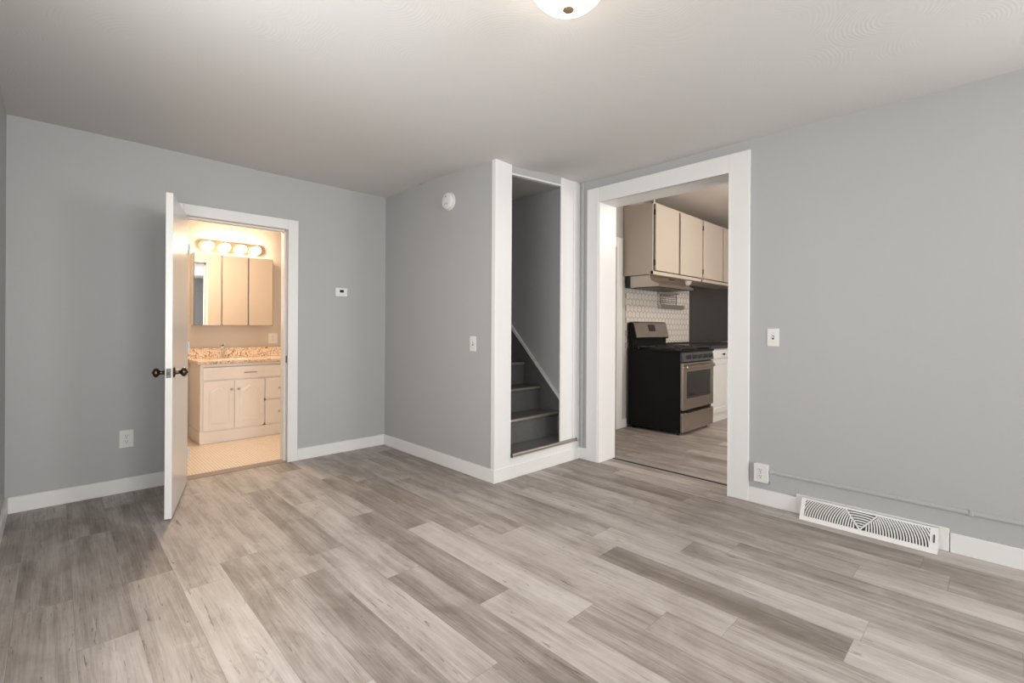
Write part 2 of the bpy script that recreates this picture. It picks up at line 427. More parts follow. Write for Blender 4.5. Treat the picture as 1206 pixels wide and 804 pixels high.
o = bpy.data.objects.new('ceiling', me); COL.objects.link(o); struct(o, 'pale plaster ceiling with swirled texture', 'ceiling')

# ------------------------------------------------------------------ walls
def wall(name, boxes, label, m='wall'):
    b = MB()
    for q in boxes: b.box(*q)
    return struct(b.build(name, m), label, 'wall')
DX0, DX1, DZ = 0.695, 1.440, 1.990     # bathroom doorway
wall('wall_back', [(XL - 0.1, DX0 - 0.018, YB, YBB, 0, 2.6), (DX1 + 0.018, XC + 0.1, YB, YBB, 0, 2.6), (DX0 - 0.018, DX1 + 0.018, YB, YBB, DZ + 0.018, 2.6)],
     'grey back wall with the bathroom doorway')
wall('wall_left', [(XL - 0.1, XL, YN - 0.1, 0.55, 0, 2.6), (XL - 0.1, XL, 1.85, YB, 0, 2.6), (XL - 0.1, XL, 0.55, 1.85, 0, 0.8), (XL - 0.1, XL, 0.55, 1.85, 2.1, 2.6)],
     'grey wall at the left edge of the room')
wall('wall_near', [(XL - 0.1, 0.20, YN - 0.1, YN, 0, 2.6), (1.70, XR + 0.2, YN - 0.1, YN, 0, 2.6), (0.20, 1.70, YN - 0.1, YN, 0, 0.8), (0.20, 1.70, YN - 0.1, YN, 2.1, 2.6)],
     'grey wall behind the photographer with a window')
OY0, OY1, OZ = 1.315, 2.405, 2.245      # kitchen opening
wall('wall_right', [(XR, XK, YN, -2.35, 0, 2.6), (XR, XK, -2.35, -1.05, 0, 0.8), (XR, XK, -2.35, -1.05, 2.1, 2.6), (XR, XK, -1.05, OY0 - 0.02, 0, 2.6), (XR, XK, OY1 + 0.02, YB, 0, 3.0), (XR, XK, OY0 - 0.02, OY1 + 0.02, OZ + 0.02, 3.0)],
     'long grey wall with the wide kitchen opening')
wall('wall_closet', [(XC, XC + 0.11, YF + 0.02, YB, 0, 2.6)], 'grey side wall of the boxed-in staircase')
wall('wall_stairwell', [(3.35, XR, YF + 0.035, 5.4, 0, 4.8), (XC + 0.11, 3.35, 5.3, 5.4, 0, 4.8), (XC, XC + 0.11, YB, 5.4, 0, 4.8), (XC, XC + 0.11, 3.6, YB, 2.6, 4.8),
                        (XC, XR, 3.62, 3.66, 2.44, 4.8), (XC, XR, 3.62, 5.4, 4.8, 4.85)], 'grey walls enclosing the staircase')

# bathroom shell
wall('wall_bathroom', [(0.45, 0.55, YBB, 6.05, 0, 2.5), (0.45, 2.37, 5.95, 6.05, 0, 2.5), (2.33, XC, YBB, 6.05, 0, 2.5)], 'cream bathroom walls lit by the vanity bulbs', 'bathwall')
wall('wall_bathroom_front', [(0.45, DX0 - 0.018, YBB, YBB + 0.012, 0, 2.5), (DX1 + 0.018, 2.37, YBB, YBB + 0.012, 0, 2.5), (DX0 - 0.018, DX1 + 0.018, YBB, YBB + 0.012, DZ + 0.018, 2.5)],
     'cream inner face of the bathroom door wall', 'bathwall')
o = MB().box(0.45, 2.37, YBB, 6.05, 2.42, 2.5).build('ceiling_bathroom', 'ceiling'); struct(o, 'bathroom ceiling', 'ceiling')

# kitchen shell
YK = 3.08
wall('wall_kitchen', [(XK, 3.86, YK, YK + 0.1, 0, 3.1), (4.655, 8.3, YK, YK + 0.1, 0, 3.1), (3.86, 4.655, YK, YK + 0.1, 2.11, 3.1)], 'kitchen wall behind the stove', 'kwall')
wall('wall_kitchen_end', [(8.2, 8.3, -1.1, YK, 0, 3.1)], 'far end wall of the kitchen', 'kwall')
wall('wall_kitchen_near', [(XK, 4.2, -1.1, -1.0, 0, 3.1), (5.5, 8.2, -1.1, -1.0, 0, 3.1), (4.2, 5.5, -1.1, -1.0, 0, 0.8), (4.2, 5.5, -1.1, -1.0, 2.0, 3.1)], 'kitchen wall with a window facing the stove', 'kwall')
o = MB().box(XR, 8.3, -1.1, YK + 0.1, 2.71, 2.8).build('ceiling_kitchen', 'kceil'); struct(o, 'kitchen ceiling above the upper cabinets', 'ceiling')
wall('wall_kitchen_side', [(XK - 0.02, XK + 0.002, -1.1, OY0 - 0.02, 0, 3.1), (XK - 0.02, XK + 0.002, OY1 + 0.02, YK, 0, 3.1), (XK - 0.02, XK + 0.002, OY0 - 0.02, OY1 + 0.02, OZ + 0.02, 3.1)], 'kitchen face of the wall with the opening', 'kwall')

# unseen windows of the room and kitchen; the long-wall one is added for light
def window(name, x0, x1, y, z0, z1, label):
    b = MB(); t = 0.05
    b.box(x0, x0 + t, y - 0.08, y - 0.03, z0, z1); b.box(x1 - t, x1, y - 0.08, y - 0.03, z0, z1)
    b.box(x0, x1, y - 0.08, y - 0.03, z0, z0 + t); b.box(x0, x1, y - 0.08, y - 0.03, z1 - t, z1)
    b.box(x0, x1, y - 0.08, y - 0.03, (z0 + z1) / 2 - 0.02, (z0 + z1) / 2 + 0.02)
    return struct(b.build(name, 'white'), label, 'window')
window('window_1', 0.20, 1.70, YN, 0.8, 2.1, 'white sash window in the wall behind the photographer')
w2 = window('window_2', -0.65, 0.65, 0.03, 0.8, 2.1, 'white sash window in the left wall beside the photographer')
w5 = window('window_added', -0.65, 0.65, 0.03, 0.8, 2.1, 'added, unseen white sash window in the long wall behind the photographer')  # opening added to bring more light to the back wall
w5.location = (XR + 0.14, -1.7, 0); w5.rotation_euler = (0, 0, R(90))
w2.location = (XL - 0.03, 1.2, 0); w2.rotation_euler = (0, 0, R(90))
window('window_3', 4.2, 5.5, -1.0, 0.8, 2.0, 'white sash window of the kitchen facing the stove')

# ------------------------------------------------------------------ trim
BT, BH = 0.015, 0.100
def board(name, boxes, label, cat='baseboard', m='white', bev=0.002):
    b = MB()
    for q in boxes: b.box(*q, bev, 1)
    return struct(b.build(name, m), label, cat)
board('baseboard_left', [(XL, XL + BT, YN, YB, 0, BH)], 'white baseboard along the left wall')
board('baseboard_back', [(XL + BT, 0.605, YB - BT, YB, 0, BH), (1.525, XC - BT, YB - BT, YB, 0, BH)], 'white baseboard along the back wall')
board('baseboard_closet', [(XC - BT, XC, YF - 0.002, YB, 0, BH)], 'white baseboard under the staircase side wall')
board('baseboard_front', [(XC - BT, XR - BT, YF - BT, YF, 0, BH)], 'white baseboard under the lowest stair')
board('baseboard_right', [(XR - BT, XR, YN, 0.18, 0, BH), (XR - BT, XR, 0.895, 1.18, 0, BH), (XR - BT, XR, 2.535, YF - 0.001, 0, BH)], 'white baseboard along the right wall')
board('baseboard_kitchen', [(4.755, 4.855, YK - BT, YK, 0, 0.10)], 'short white baseboard beside the stove')

# bathroom door casing, jambs, stops
b = MB()
b.box(DX1, 1.525, YB - 0.02, YB, 0, 2.075, 0.003, 1); b.box(0.605, DX0, YB - 0.02, YB, 0, 2.075, 0.003, 1); b.box(DX0, DX1, YB - 0.0195, YB, DZ, 2.075, 0.003, 1)
b.box(DX1, DX1 + 0.018, YB - 0.012, YBB + 0.012, 0, DZ + 0.018); b.box(DX0 - 0.018, DX0, YB - 0.012, YBB + 0.012, 0, DZ + 0.018); b.box(DX0, DX1, YB - 0.012, YBB + 0.012, DZ, DZ + 0.018)
b.box(DX1 - 0.012, DX1, YB + 0.036, YB + 0.075, 0, DZ, 0.002, 1); b.box(DX0, DX0 + 0.012, YB + 0.036, YB + 0.075, 0, DZ, 0.002, 1); b.box(DX0, DX1, YB + 0.036, YB + 0.075, DZ - 0.012, DZ, 0.002, 1)
tr = struct(b.build('trim_1', 'white'), 'white casing and jambs of the bathroom doorway', 'door frame')
s_ = MB(); s_.box(DX1 - 0.0015, DX1, YB + 0.002, YB + 0.030, 0.85, 0.91); s_.box(DX1 - 0.002, DX1 - 0.001, YB + 0.008, YB + 0.024, 0.867, 0.893)
tag(s_.build('strike_plate', 'bronze', tr), 'dark bronze strike plate')

# kitchen opening casing and jamb liner
b = MB()
b.box(XR - 0.02, XR, 1.180, OY0, 0, 2.374, 0.003, 1); b.box(XR - 0.02, XR, OY1 + 0.012, 2.535, 0, 2.374, 0.003, 1); b.box(XR - 0.0195, XR, OY0, OY1 + 0.012, OZ, 2.374, 0.003, 1)
b.box(XR - 0.012, XK + 0.015, OY0 - 0.02, OY0, 0, OZ + 0.02, 0.002, 1); b.box(XR - 0.012, XK + 0.015, OY1, OY1 + 0.02, 0, OZ + 0.02, 0.002, 1); b.box(XR - 0.012, XK + 0.015, OY0, OY1, OZ, OZ + 0.02)
b.box(XR - 0.026, XR - 0.018, OY0 - 0.002, OY0 + 0.002, 0, OZ)
struct(b.build('trim_2', 'white'), 'wide white casing around the kitchen opening', 'door frame')
# grey corner moulding by the staircase
b = MB(); b.box(XR - 0.012, XR, YF - 0.05, YF - 0.018, BH, 2.50, 0.005, 2); b.tube([(XR - 0.012, YF - 0.036, BH), (XR - 0.012, YF - 0.036, 2.50)], 0.007)
struct(b.build('trim_3', 'wall'), 'grey vertical moulding between the staircase and the kitchen opening', 'moulding')

# staircase front boards
def tilted(x0, x1, y0, y1, za0, za1, zb0, zb1):      # header whose top and foot follow the sagging ceiling
    bm2 = MB(); v = [bm2.bm.verts.new(c) for c in ((x0, y0, za0), (x1, y0, zb0), (x1, y0, zb1), (x0, y0, za1), (x0, y1, za0), (x1, y1, zb0), (x1, y1, zb1), (x0, y1, za1))]
    for q in ((0, 1, 2, 3), (4, 7, 6, 5), (0, 4, 5, 1), (3, 2, 6, 7), (0, 3, 7, 4), (1, 5, 6, 2)): bm2.bm.faces.new([v[i] for i in q])
    return bm2
b = MB()
b.box(XC - 0.006, 2.531, YF - 0.008, YF + 0.035, BH - 0.03, 2.5, 0.002, 1)
b.box(3.118, 3.272, YF - 0.008, YF + 0.006, 0.16, 2.5, 0.002, 1)
b.box(3.272, 3.288, YF - 0.002, YF + 0.035, 0.16, 2.5)
b.box(3.288, 3.328, YF - 0.014, YF + 0.035, 0.16, 2.5, 0.004, 2)
b.box(3.328, 3.389, YF, YF + 0.035, 0.0, 2.5)
b.box(2.531, 3.33, YF - 0.007, YF + 0.02, 0.0, 0.163)
struct(b.build('trim_4', 'white'), 'white boards framing the staircase opening', 'door frame')
struct(tilted(2.531, 3.118, YF + 0.0, YF + 0.03, 2.352, 2.48, 2.386, 2.48).build('wall_header', 'wall'), 'grey strip of wall above the staircase opening', 'wall')
struct(tilted(2.531, 3.118, YF - 0.006, YF + 0.032, 2.341, 2.353, 2.375, 2.387).build('trim_5', 'white'), 'thin white edge under the strip above the staircase', 'moulding')

# kitchen doorway casing left of the stove and its door
b = MB()
b.box(4.635, 4.755, YK - 0.02, YK, 0, 2.205, 0.003, 1); b.box(3.76, 3.88, YK - 0.02, YK, 0, 2.205, 0.003, 1); b.box(3.88, 4.635, YK - 0.0195, YK, 2.09, 2.205, 0.003, 1)
struct(b.build('trim_6', 'white'), 'white casing of the narrow kitchen door left of the stove', 'door frame')
d2 = thing('door_2', 'closed white kitchen door in the wall left of the stove', 'door', (4.25, YK, 0), kind='structure')
MB().box(-0.385, 0.40, 0.02, 0.055, 0.008, 2.105, 0.003, 1).build('door_leaf', 'doorwhite', d2)
k = MB().lathe([(0, 0), (0.028, 0), (0.028, 0.006), (0.012, 0.01), (0.011, 0.035), (0.026, 0.045), (0.029, 0.058), (0.018, 0.07), (0, 0.073)], (-0.32, 0.02, 0.95), (0, -1, 0), 20).build('door_knob', 'bronze', d2, True)

# ------------------------------------------------------------------ bathroom door, open into the room
ang = math.atan2(-0.964, -0.266)              # from the hinge towards the latch edge
hx, hy = 0.512 + 0.764 * 0.266, 3.439 + 0.764 * 0.964
door = thing('door_1', 'white slab bathroom door standing open with dark bronze knobs', 'door', (hx, hy, 0), ang, kind='structure')
# local x runs along the leaf from hinge to latch; local +y is the side facing the bathroom light
DW, DT = 0.764, 0.036
leaf = MB().box(0, DW, -DT, 0, 0.012, 1.955, 0.0015, 1).build('door_leaf', 'doorwhite', door)
def knob(side):
    y0 = 0 if side > 0 else -DT
    return MB().lathe([(0, 0), (0.031, 0), (0.032, 0.003), (0.029, 0.007), (0.013, 0.010), (0.011, 0.022), (0.011, 0.030), (0.016, 0.036), (0.025, 0.042), (0.0285, 0.050), (0.027, 0.058), (0.018, 0.066), (0.006, 0.069), (0.005, 0.072), (0, 0.073)],
                      (DW - 0.062, y0, 0.880), (0, side, 0), 28)
for s in (1, -1): knob(s).build('door_knob', 'bronze', door, True)
lp = MB().box(DW - 0.0005, DW + 0.0015, -DT / 2 - 0.0125, -DT / 2 + 0.0125, 0.852, 0.908, 0.0005, 1).build('latch_plate', 'pewter', door)
MB().box(DW + 0.001, DW + 0.008, -DT / 2 - 0.007, -DT / 2 + 0.007, 0.870, 0.890, 0.002, 2).build('latch_bolt', 'bronze', lp)
for z in (0.22, 1.0, 1.72):
    MB().tube([(-0.004, 0.004, z - 0.045), (-0.004, 0.004, z + 0.045)], 0.006).box(-0.035, 0.0, 0.001, 0.003, z - 0.045, z + 0.045).build('hinge', 'white', door)

# ------------------------------------------------------------------ staircase
st = thing('staircase', 'steep dark grey painted stairs inside the boxed-in stairwell', 'stairs', (2.94, YF, 0), kind='structure')
def S(b, name, m, sm=False):
    o = b.build(name, m, st, sm); o.matrix_parent_inverse = Matrix.Translation(-Vector(st.location)); return o
noses = [(2.600, 0.190), (2.814, 0.397), (3.030, 0.612), (3.245, 0.827)]
while noses[-1][1] < 2.6: noses.append((noses[-1][0] + 0.215, noses[-1][1] + 0.215))
for i, (ny, nz) in enumerate(noses):
    ny2 = noses[i + 1][0] if i + 1 < len(noses) else ny + 0.25
    xa, xb = (2.533, 3.316) if i == 0 else (2.478, 3.338)
    t = MB(); t.box(xa, xb, ny + 0.012, max(ny2 + 0.03, ny + 0.05), nz - 0.028, nz, 0.002, 1)
    if i == 0: t = MB(); t.box(2.533, 3.316, ny + 0.012, YF + 0.04, nz - 0.028, nz); t.box(2.478, 3.338, YF + 0.036, ny2 + 0.03, nz - 0.028, nz)
    S(t, 'tread', 'stair')
    S(MB().tube([(xa + (.0 if i == 0 else 0.003), ny + 0.013, nz - 0.0135), (xb - (0.0 if i == 0 else 0.02), ny + 0.013, nz - 0.0135)], 0.0150, 14), 'tread_nosing', 'nosing', True)
    if i > 0:
        S(MB().box(2.478, 3.338, ny + 0.028, ny + 0.045, noses[i - 1][1] - 0.01, nz - 0.027), 'riser', 'stair')
for xa in (2.526, 3.316):
    S(MB().box(xa, xa + 0.009, 2.598, 2.618, 0.163, 0.193, 0.002, 1), 'nosing_end_cap', 'slot')
# skirt board on the wall side with a pale cap
ya, za, yb_, zb = 2.665, 0.360, 4.95, 2.668
S(MB().prism([(2.665, 0.0), (yb_, zb - 0.4), (yb_, zb), (ya, za)], 'x', 3.339, 3.35), 'skirt_board', 'stair')
capp = MB(); v0 = Vector((0, yb_ - ya, zb - za)).normalized(); n0 = Vector((0, -v0.z, v0.y))
p0 = Vector((0, ya, za)); p1 = Vector((0, yb_, zb))
capp.prism([(p0.y, p0.z), (p1.y, p1.z), (p1.y + n0.y * 0.022, p1.z + n0.z * 0.022), (p0.y + n0.y * 0.022, p0.z + n0.z * 0.022)], 'x', 3.326, 3.35)
S(capp, 'skirt_cap', 'white')

# ------------------------------------------------------------------ ceiling light
lamp = thing('ceiling_light', 'lit flush-mount ceiling light with frosted glass bowl and metal finial', 'ceiling light', (1.307, 1.070, 2.44))
MB().lathe([(0, 0.004), (0.136, 0.004), (0.158, -0.004), (0.165, -0.018), (0.163, -0.032), (0.154, -0.034), (0.146, -0.026), (0, -0.02)], (0, 0, 0), (0, 0, 1), 48).build('metal_rim', 'nickel', lamp, True)
MB().lathe([(0.142, -0.024), (0.143, -0.042), (0.137, -0.068), (0.119, -0.096), (0.094, -0.120), (0.064, -0.138), (0.031, -0.148), (0, -0.150)], (0, 0, 0), (0, 0, 1), 48).build('glass_bowl', 'bowl', lamp, True)
MB().lathe([(0, -0.143), (0.020, -0.147), (0.021, -0.152), (0.015, -0.157), (0.006, -0.160), (0, -0.160)], (0, 0, 0), (0, 0, 1), 20).build('finial', 'brass', lamp, True)

# ------------------------------------------------------------------ wall fittings (built facing local -y, back at y = 0)
def plate(w, h, d=0.006): return MB().box(-w / 2, w / 2, -d, 0, -h / 2, h / 2, 0.0025, 2)
def screws(zs, parent, x=0, y=-0.006):
    for z in zs: MB().lathe([(0, 0), (0.0035, 0), (0.003, 0.0012), (0, 0.0015)], (x, y, z), (0, -1, 0), 10).build('screw', 'nickel', parent)
def switch(label, loc, rz, group):
    t = thing('light_switch', label, 'light switch', loc, rz, group)
    plate(0.072, 0.117).build('wall_plate', 'plastic', t)
    tg = MB(); tg.box(-0.006, 0.006, -0.0075, -0.005, -0.013, 0.013); tg.build('toggle_slot', 'slot', t)
    q = MB(); q.prism([(-0.005, -0.006), (-0.018, 0.002), (-0.018, 0.009), (-0.005, 0.008)], 'x', -0.0045, 0.0045); q.build('toggle', 'plastic', t)
    screws((0.03, -0.03), t)
    return t
sw = switch('white single toggle light switch on the long wall beside the kitchen opening', (XR, 1.036, 1.107), -PI / 2, 'light switches')
tree_copy(sw, (XC, 2.878, 1.034), -PI / 2, 'white toggle light switch on the staircase side wall near the corner')

def receptacle(parent, x=0.0, y=-0.006):
    for z in (0.020, -0.020):
        f = MB().box(x - 0.0165, x + 0.0165, y - 0.0025, y, z - 0.0145, z + 0.0145, 0.002, 2).build('receptacle', 'plastic', parent)
        MB().box(x - 0.008, x - 0.0055, y - 0.0032, y - 0.002, z, z + 0.009).build('slot', 'slot', f)
        MB().box(x + 0.0055, x + 0.008, y - 0.0032, y - 0.002, z, z + 0.0075).build('slot', 'slot', f)
        MB().box(x - 0.0025, x + 0.0025, y - 0.0032, y - 0.002, z - 0.010, z - 0.005).build('slot', 'slot', f)
t = thing('power_outlet', 'white duplex outlet low on the back wall left of the open door', 'outlet', (0.371, YB, 0.372), 0.0, 'power outlets')
plate(0.078, 0.121).build('wall_plate', 'plastic', t); receptacle(t); screws((0.0,), t)
t = thing('power_outlet', 'white surface-mounted outlet box with a raceway running from it', 'outlet', (XR, 1.095, 0.214), -PI / 2, 'power outlets')
MB().box(-0.040, 0.040, -0.038, 0, -0.056, 0.056, 0.003, 2).build('surface_box', 'plastic', t)
MB().box(-0.043, 0.043, -0.044, -0.036, -0.060, 0.060, 0.003, 2).build('wall_plate', 'plastic', t); receptacle(t, 0, -0.044); screws((0.0,), t, 0, -0.044)
# raceway along the right wall
t = thing('cable_raceway', 'grey painted cable raceway running along the right wall above the register', 'raceway', (XR, 0.0, 0.224))
b = MB(); b.box(-0.012, 0, -1.6, 1.053, -0.010, 0.010, 0.004, 2); b.build('channel', 'greyraceway', t)
b = MB(); b.box(-0.0155, 0, 0.094, 0.108, -0.0145, 0.0145, 0.003, 2); b.build('clip', 'greyraceway', t)
b = MB(); b.box(-0.014, 0, 1.035, 1.0545, -0.013, 0.013, 0.003, 2); b.build('end_connector', 'greyraceway', t)

# thermostat
t = thing('thermostat', 'small white thermostat with dark display on the back wall', 'thermostat', (1.910, YB, 1.479))
MB().box(-0.057, 0.057, -0.024, 0, -0.040, 0.040, 0.004, 2).build('housing', 'plastic', t)
MB().box(-0.018, 0.020, -0.0255, -0.022, -0.003, 0.022, 0.001, 1).build('display', 'gloss', t)
for x in (-0.02, 0.0, 0.02): MB().box(x - 0.006, x + 0.006, -0.0255, -0.023, -0.027, -0.020, 0.001, 1).build('button', 'plastic', t)
# smoke detector
t = thing('smoke_detector', 'round white smoke detector high on the staircase side wall', 'smoke detector', (XC, 3.192, 2.207), -PI / 2)
MB().lathe([(0, 0), (0.074, 0), (0.076, 0.004), (0.074, 0.012), (0, 0.012)], (0.0, 0, 0), (0, -1, 0), 40).build('mounting_base', 'plastic', t, True)
MB().lathe([(0.060, 0.010), (0.067, 0.014), (0.068, 0.028), (0.063, 0.036), (0.050, 0.040), (0, 0.042)], (0.0, 0, 0), (0, -1, 0), 40).build('cover', 'plastic', t, True)
MB().lathe([(0, 0), (0.006, 0), (0.005, 0.002), (0, 0.002)], (-0.004, -0.0405, 0.035), (0, -1, 0), 12).build('test_button', 'slot', t)
for kk in range(5): MB().box(-0.020 + kk * 0.010, -0.016 + kk * 0.010, -0.0425, -0.0405, -0.034, -0.016).build('sounder_slot', 'greyraceway', t)

# baseboard heat register; local: x along wall (towards the camera end), y out of the wall is -y
t = thing('baseboard_register', 'white baseboard heating register with sunburst grille on the right wall', 'heating register', (XR, 0.54, 0.0), -PI / 2)
w = 0.316
MB().box(-0.355, 0.357, -0.016, 0.0, 0.0, 0.122, 0.003, 1).build('back_flange', 'plastic', t)
# slanted face frame: foot at y=-0.098, head at y=-0.034
def fy(z): return -0.098 + (z - 0.004) / 0.116 * 0.064
b = MB()
def slab(x0, x1, z0, z1, th=0.004):
    b.prism([(fy(z0), z0), (fy(z1), z1), (fy(z1) + th, z1), (fy(z0) + th, z0)], 'x', x0, x1)
slab(-w, w, 0.0, 0.022); slab(-w, w, 0.108, 0.120); slab(-w, -w + 0.022, 0.022, 0.108); slab(w - 0.032, w, 0.022, 0.108)
b.prism([(fy(0.12), 0.12), (-0.014, 0.12), (-0.014, 0.116), (fy(0.116), 0.116)], 'x', -w, w)
for sx in (-w, w - 0.003): b.prism([(-0.014, 0), (-0.014, 0.119), (fy(0.119), 0.119), (fy(0.002), 0.0)], 'x', sx, sx + 0.003)
b.build('face_frame', 'plastic', t)
b = MB(); b.prism([(fy(0.004) + 0.030, 0.004), (fy(0.112) + 0.012, 0.112), (fy(0.112) + 0.014, 0.112), (fy(0.004) + 0.032, 0.004)], 'x', -w + 0.01, w - 0.01)
b.build('duct_back', 'duct', t)
# grille: two diagonal bars meeting at the foot, curved louvres fanned either side, flat ones between
b = MB()
def bar(pts, wd, th=0.006):
    for (xa, za_), (xb, zb_) in zip(pts, pts[1:]):
        d = Vector((xb - xa, zb_ - za_)); n = Vector((-d.y, d.x)).normalized() * wd / 2
        q = [(xa + n.x, za_ + n.y), (xb + n.x, zb_ + n.y), (xb - n.x, zb_ - n.y), (xa - n.x, za_ - n.y)]
        A = [b.bm.verts.new((x, fy(z) - 0.0005, z)) for x, z in q]; B_ = [b.bm.verts.new((x, fy(z) + th, z)) for x, z in q]
        b.bm.faces.new(A); b.bm.faces.new(B_[::-1])
        for i in range(4): b.bm.faces.new((A[i], B_[i], B_[(i + 1) % 4], A[(i + 1) % 4]))
Zl, Zh = 0.022, 0.108
cx0 = -0.015
bar([(cx0 - 0.075, Zh), (cx0, Zl)], 0.007); bar([(cx0 + 0.075, Zh), (cx0, Zl)], 0.007)
b.build('grille_brace', 'plastic', t)
b = MB()
def arcs(sgn, xend):
    x = 0.030
    while True:
        pts = []
        for k in range(13):
            a = k / 12 * R(78)
            r = x * 1.0
            X = cx0 + sgn * (0.0 + r * math.cos(a * 0.55)); Z = Zl + (k / 12) * (Zh - Zl)
            X = cx0 + sgn * (x - 0.34 * x * (k / 12) ** 2 * min(1.0, 0.11 / max(x, 0.11)) )
            lim = 0.075 * (Z - Zl) / (Zh - Zl)
            if abs(X - cx0) >= lim and abs(X) < xend: pts.append((X, Z))
        if len(pts) > 1: bar(pts, 0.0055)
        x += 0.0128
        if x > 0.345: break
arcs(-1, w - 0.02); arcs(1, w - 0.03)
for k in range(6):
    z = Zh - 0.008 - k * 0.012; hw = 0.072 * (z - Zl) / (Zh - Zl)
    bar([(cx0 - hw, z - 0.004), (cx0 - hw * .4, z), (cx0 + hw * .4, z), (cx0 + hw, z - 0.004)], 0.0045)
b.build('louvre_grille', 'plastic', t)
MB().prism([(fy(0.05) - 0.004, 0.05), (fy(0.085) - 0.004, 0.085), (fy(0.085) + 0.002, 0.085), (fy(0.05) + 0.002, 0.05)], 'x', w - 0.018, w - 0.012).build('damper_lever', 'slot', t)

# ------------------------------------------------------------------ bathroom furniture
VX0, VX1, VY = 1.032, 1.935, 5.43
van = thing('vanity_cabinet', 'white bathroom vanity with arched panel doors under granite counter', 'vanity', ((VX0 + VX1) / 2, 5.69, 0))
MV = Matrix.Translation(-Vector(van.location))
def V(b, name, m, par=None, sm=False):
    o = b.build(name, m, par or van, sm)
    if par is None: o.matrix_parent_inverse = MV
    return o
b = MB(); b.box(VX0, VX0 + 0.018, VY + 0.018, 5.946, 0.118, 0.784, 0.002, 1); b.box(VX1 - 0.018, VX1, VY + 0.018, 5.946, 0.118, 0.784, 0.002, 1); b.box(VX0 + 0.018, VX1 - 0.018, VY + 0.018, 5.946, 0.118, 0.136); b.box(VX0 + 0.018, VX1 - 0.018, 5.93, 5.946, 0.136, 0.784); V(b, 'carcass', 'vanity')
b = MB(); b.box(VX0 - 0.006, VX1 + 0.004, VY - 0.006, 5.945, 0.0, 0.116, 0.006, 2); V(b, 'plinth', 'vanity')
b = MB(); b.box(VX0, VX0 + 0.028, VY, VY + 0.02, 0.116, 0.784); b.box(1.880, VX1, VY, VY + 0.02, 0.116, 0.784); b.box(VX0 + 0.028, 1.880, VY, VY + 0.02, 0.756, 0.784)
b.box(VX0 + 0.028, 1.880, VY, VY + 0.02, 0.605, 0.640); b.box(VX0 + 0.028, 1.880, VY, VY + 0.02, 0.116, 0.142); b.box(1.600, 1.880, VY, VY + 0.02, 0.370, 0.402); b.box(1.316, 1.336, VY, VY + 0.02, 0.142, 0.605); b.box(1.600, 1.625, VY, VY + 0.02, 0.116, 0.612); V(b, 'face_frame', 'vanity')
b = MB(); b.box(1.052, 1.886, VY - 0.016, VY, 0.628, 0.752, 0.004, 2); fd = V(b, 'false_drawer_front', 'vanity')
b = MB(); b.box(1.41, 1.53, VY - 0.034, VY - 0.028, 0.683, 0.693, 0.002, 2); b.box(1.418, 1.424, VY - 0.03, VY - 0.015, 0.684, 0.692); b.box(1.516, 1.522, VY - 0.03, VY - 0.015, 0.684, 0.692); V(b, 'bar_handle', 'nickel', fd)
def arch_poly(x0, x1, z0, zs, zt, n=18):
    pts = [(x0, z0), (x1, z0), (x1, zs)]
    cxm = (x0 + x1) / 2; hw = (x1 - x0) / 2
    for k in range(1, n):
        u = 1 - 2 * k / n                     # 1 .. -1
        e = abs(u)
        h = 0.5 * (1 + math.cos(PI * min(1, e / 0.82)))
        pts.append((cxm + u * hw, zs + (zt - zs) * h))
    pts.append((x0, zs)); return pts
def vdoor(x0, x1, kx):
    b = MB(); b.box(x0, x1, VY - 0.016, VY, 0.130, 0.612, 0.004, 2); d = V(b, 'door', 'vanity')
    m_ = 0.052
    b = MB(); P = arch_poly(x0 + m_, x1 - m_, 0.185, 0.520, 0.563)
    c = Vector(((x0 + x1) / 2, 0.37))
    P2 = [(c.x + (p[0] - c.x) * 0.80, c.y + (p[1] - c.y) * 0.90) for p in P]
    A = [b.bm.verts.new((p[0], VY - 0.0160, p[1])) for p in P]; A1 = [b.bm.verts.new((c.x + (p[0] - c.x) * 0.97, VY - 0.0100, c.y + (p[1] - c.y) * 0.985)) for p in P]
    B_ = [b.bm.verts.new((p[0], VY - 0.0200, p[1])) for p in P2]
    n = len(P)
    O_ = [b.bm.verts.new((c.x + (p[0] - c.x) * 1.03, VY - 0.0190, c.y + (p[1] - c.y) * 1.012)) for p in P]
    O2 = [b.bm.verts.new((c.x + (p[0] - c.x) * 1.06, VY - 0.0155, c.y + (p[1] - c.y) * 1.024)) for p in P]
    for r0, r1 in ((O2, O_), (O_, A), (A, B_)):
        for i in range(n): b.bm.faces.new((r0[i], r0[(i + 1) % n], r1[(i + 1) % n], r1[i]))
    for v in A: v.co.y = VY - 0.0162
    for v in A1: b.bm.verts.remove(v)
    b.bm.faces.new(B_)
    V(b, 'raised_panel', 'vanity', d)
    V(MB().lathe([(0, 0), (0.006, 0), (0.005, 0.012), (0.012, 0.018), (0.013, 0.024), (0.007, 0.029), (0, 0.030)], (kx, VY - 0.016, 0.527), (0, -1, 0), 16), 'knob', 'nickel', d, True)
vdoor(1.055, 1.324, 1.296); vdoor(1.328, 1.606, 1.358)
for z0, z1 in ((0.395, 0.612), (0.130, 0.378)):
    b = MB(); b.box(1.618, 1.886, VY - 0.016, VY, z0, z1, 0.004, 2); d = V(b, 'drawer', 'vanity')
    V(MB().lathe([(0, 0), (0.006, 0), (0.005, 0.012), (0.012, 0.018), (0.013, 0.024), (0.007, 0.029), (0, 0.030)], (1.752, VY - 0.016, (z0 + z1) / 2), (0, -1, 0), 16), 'knob', 'nickel', d, True)

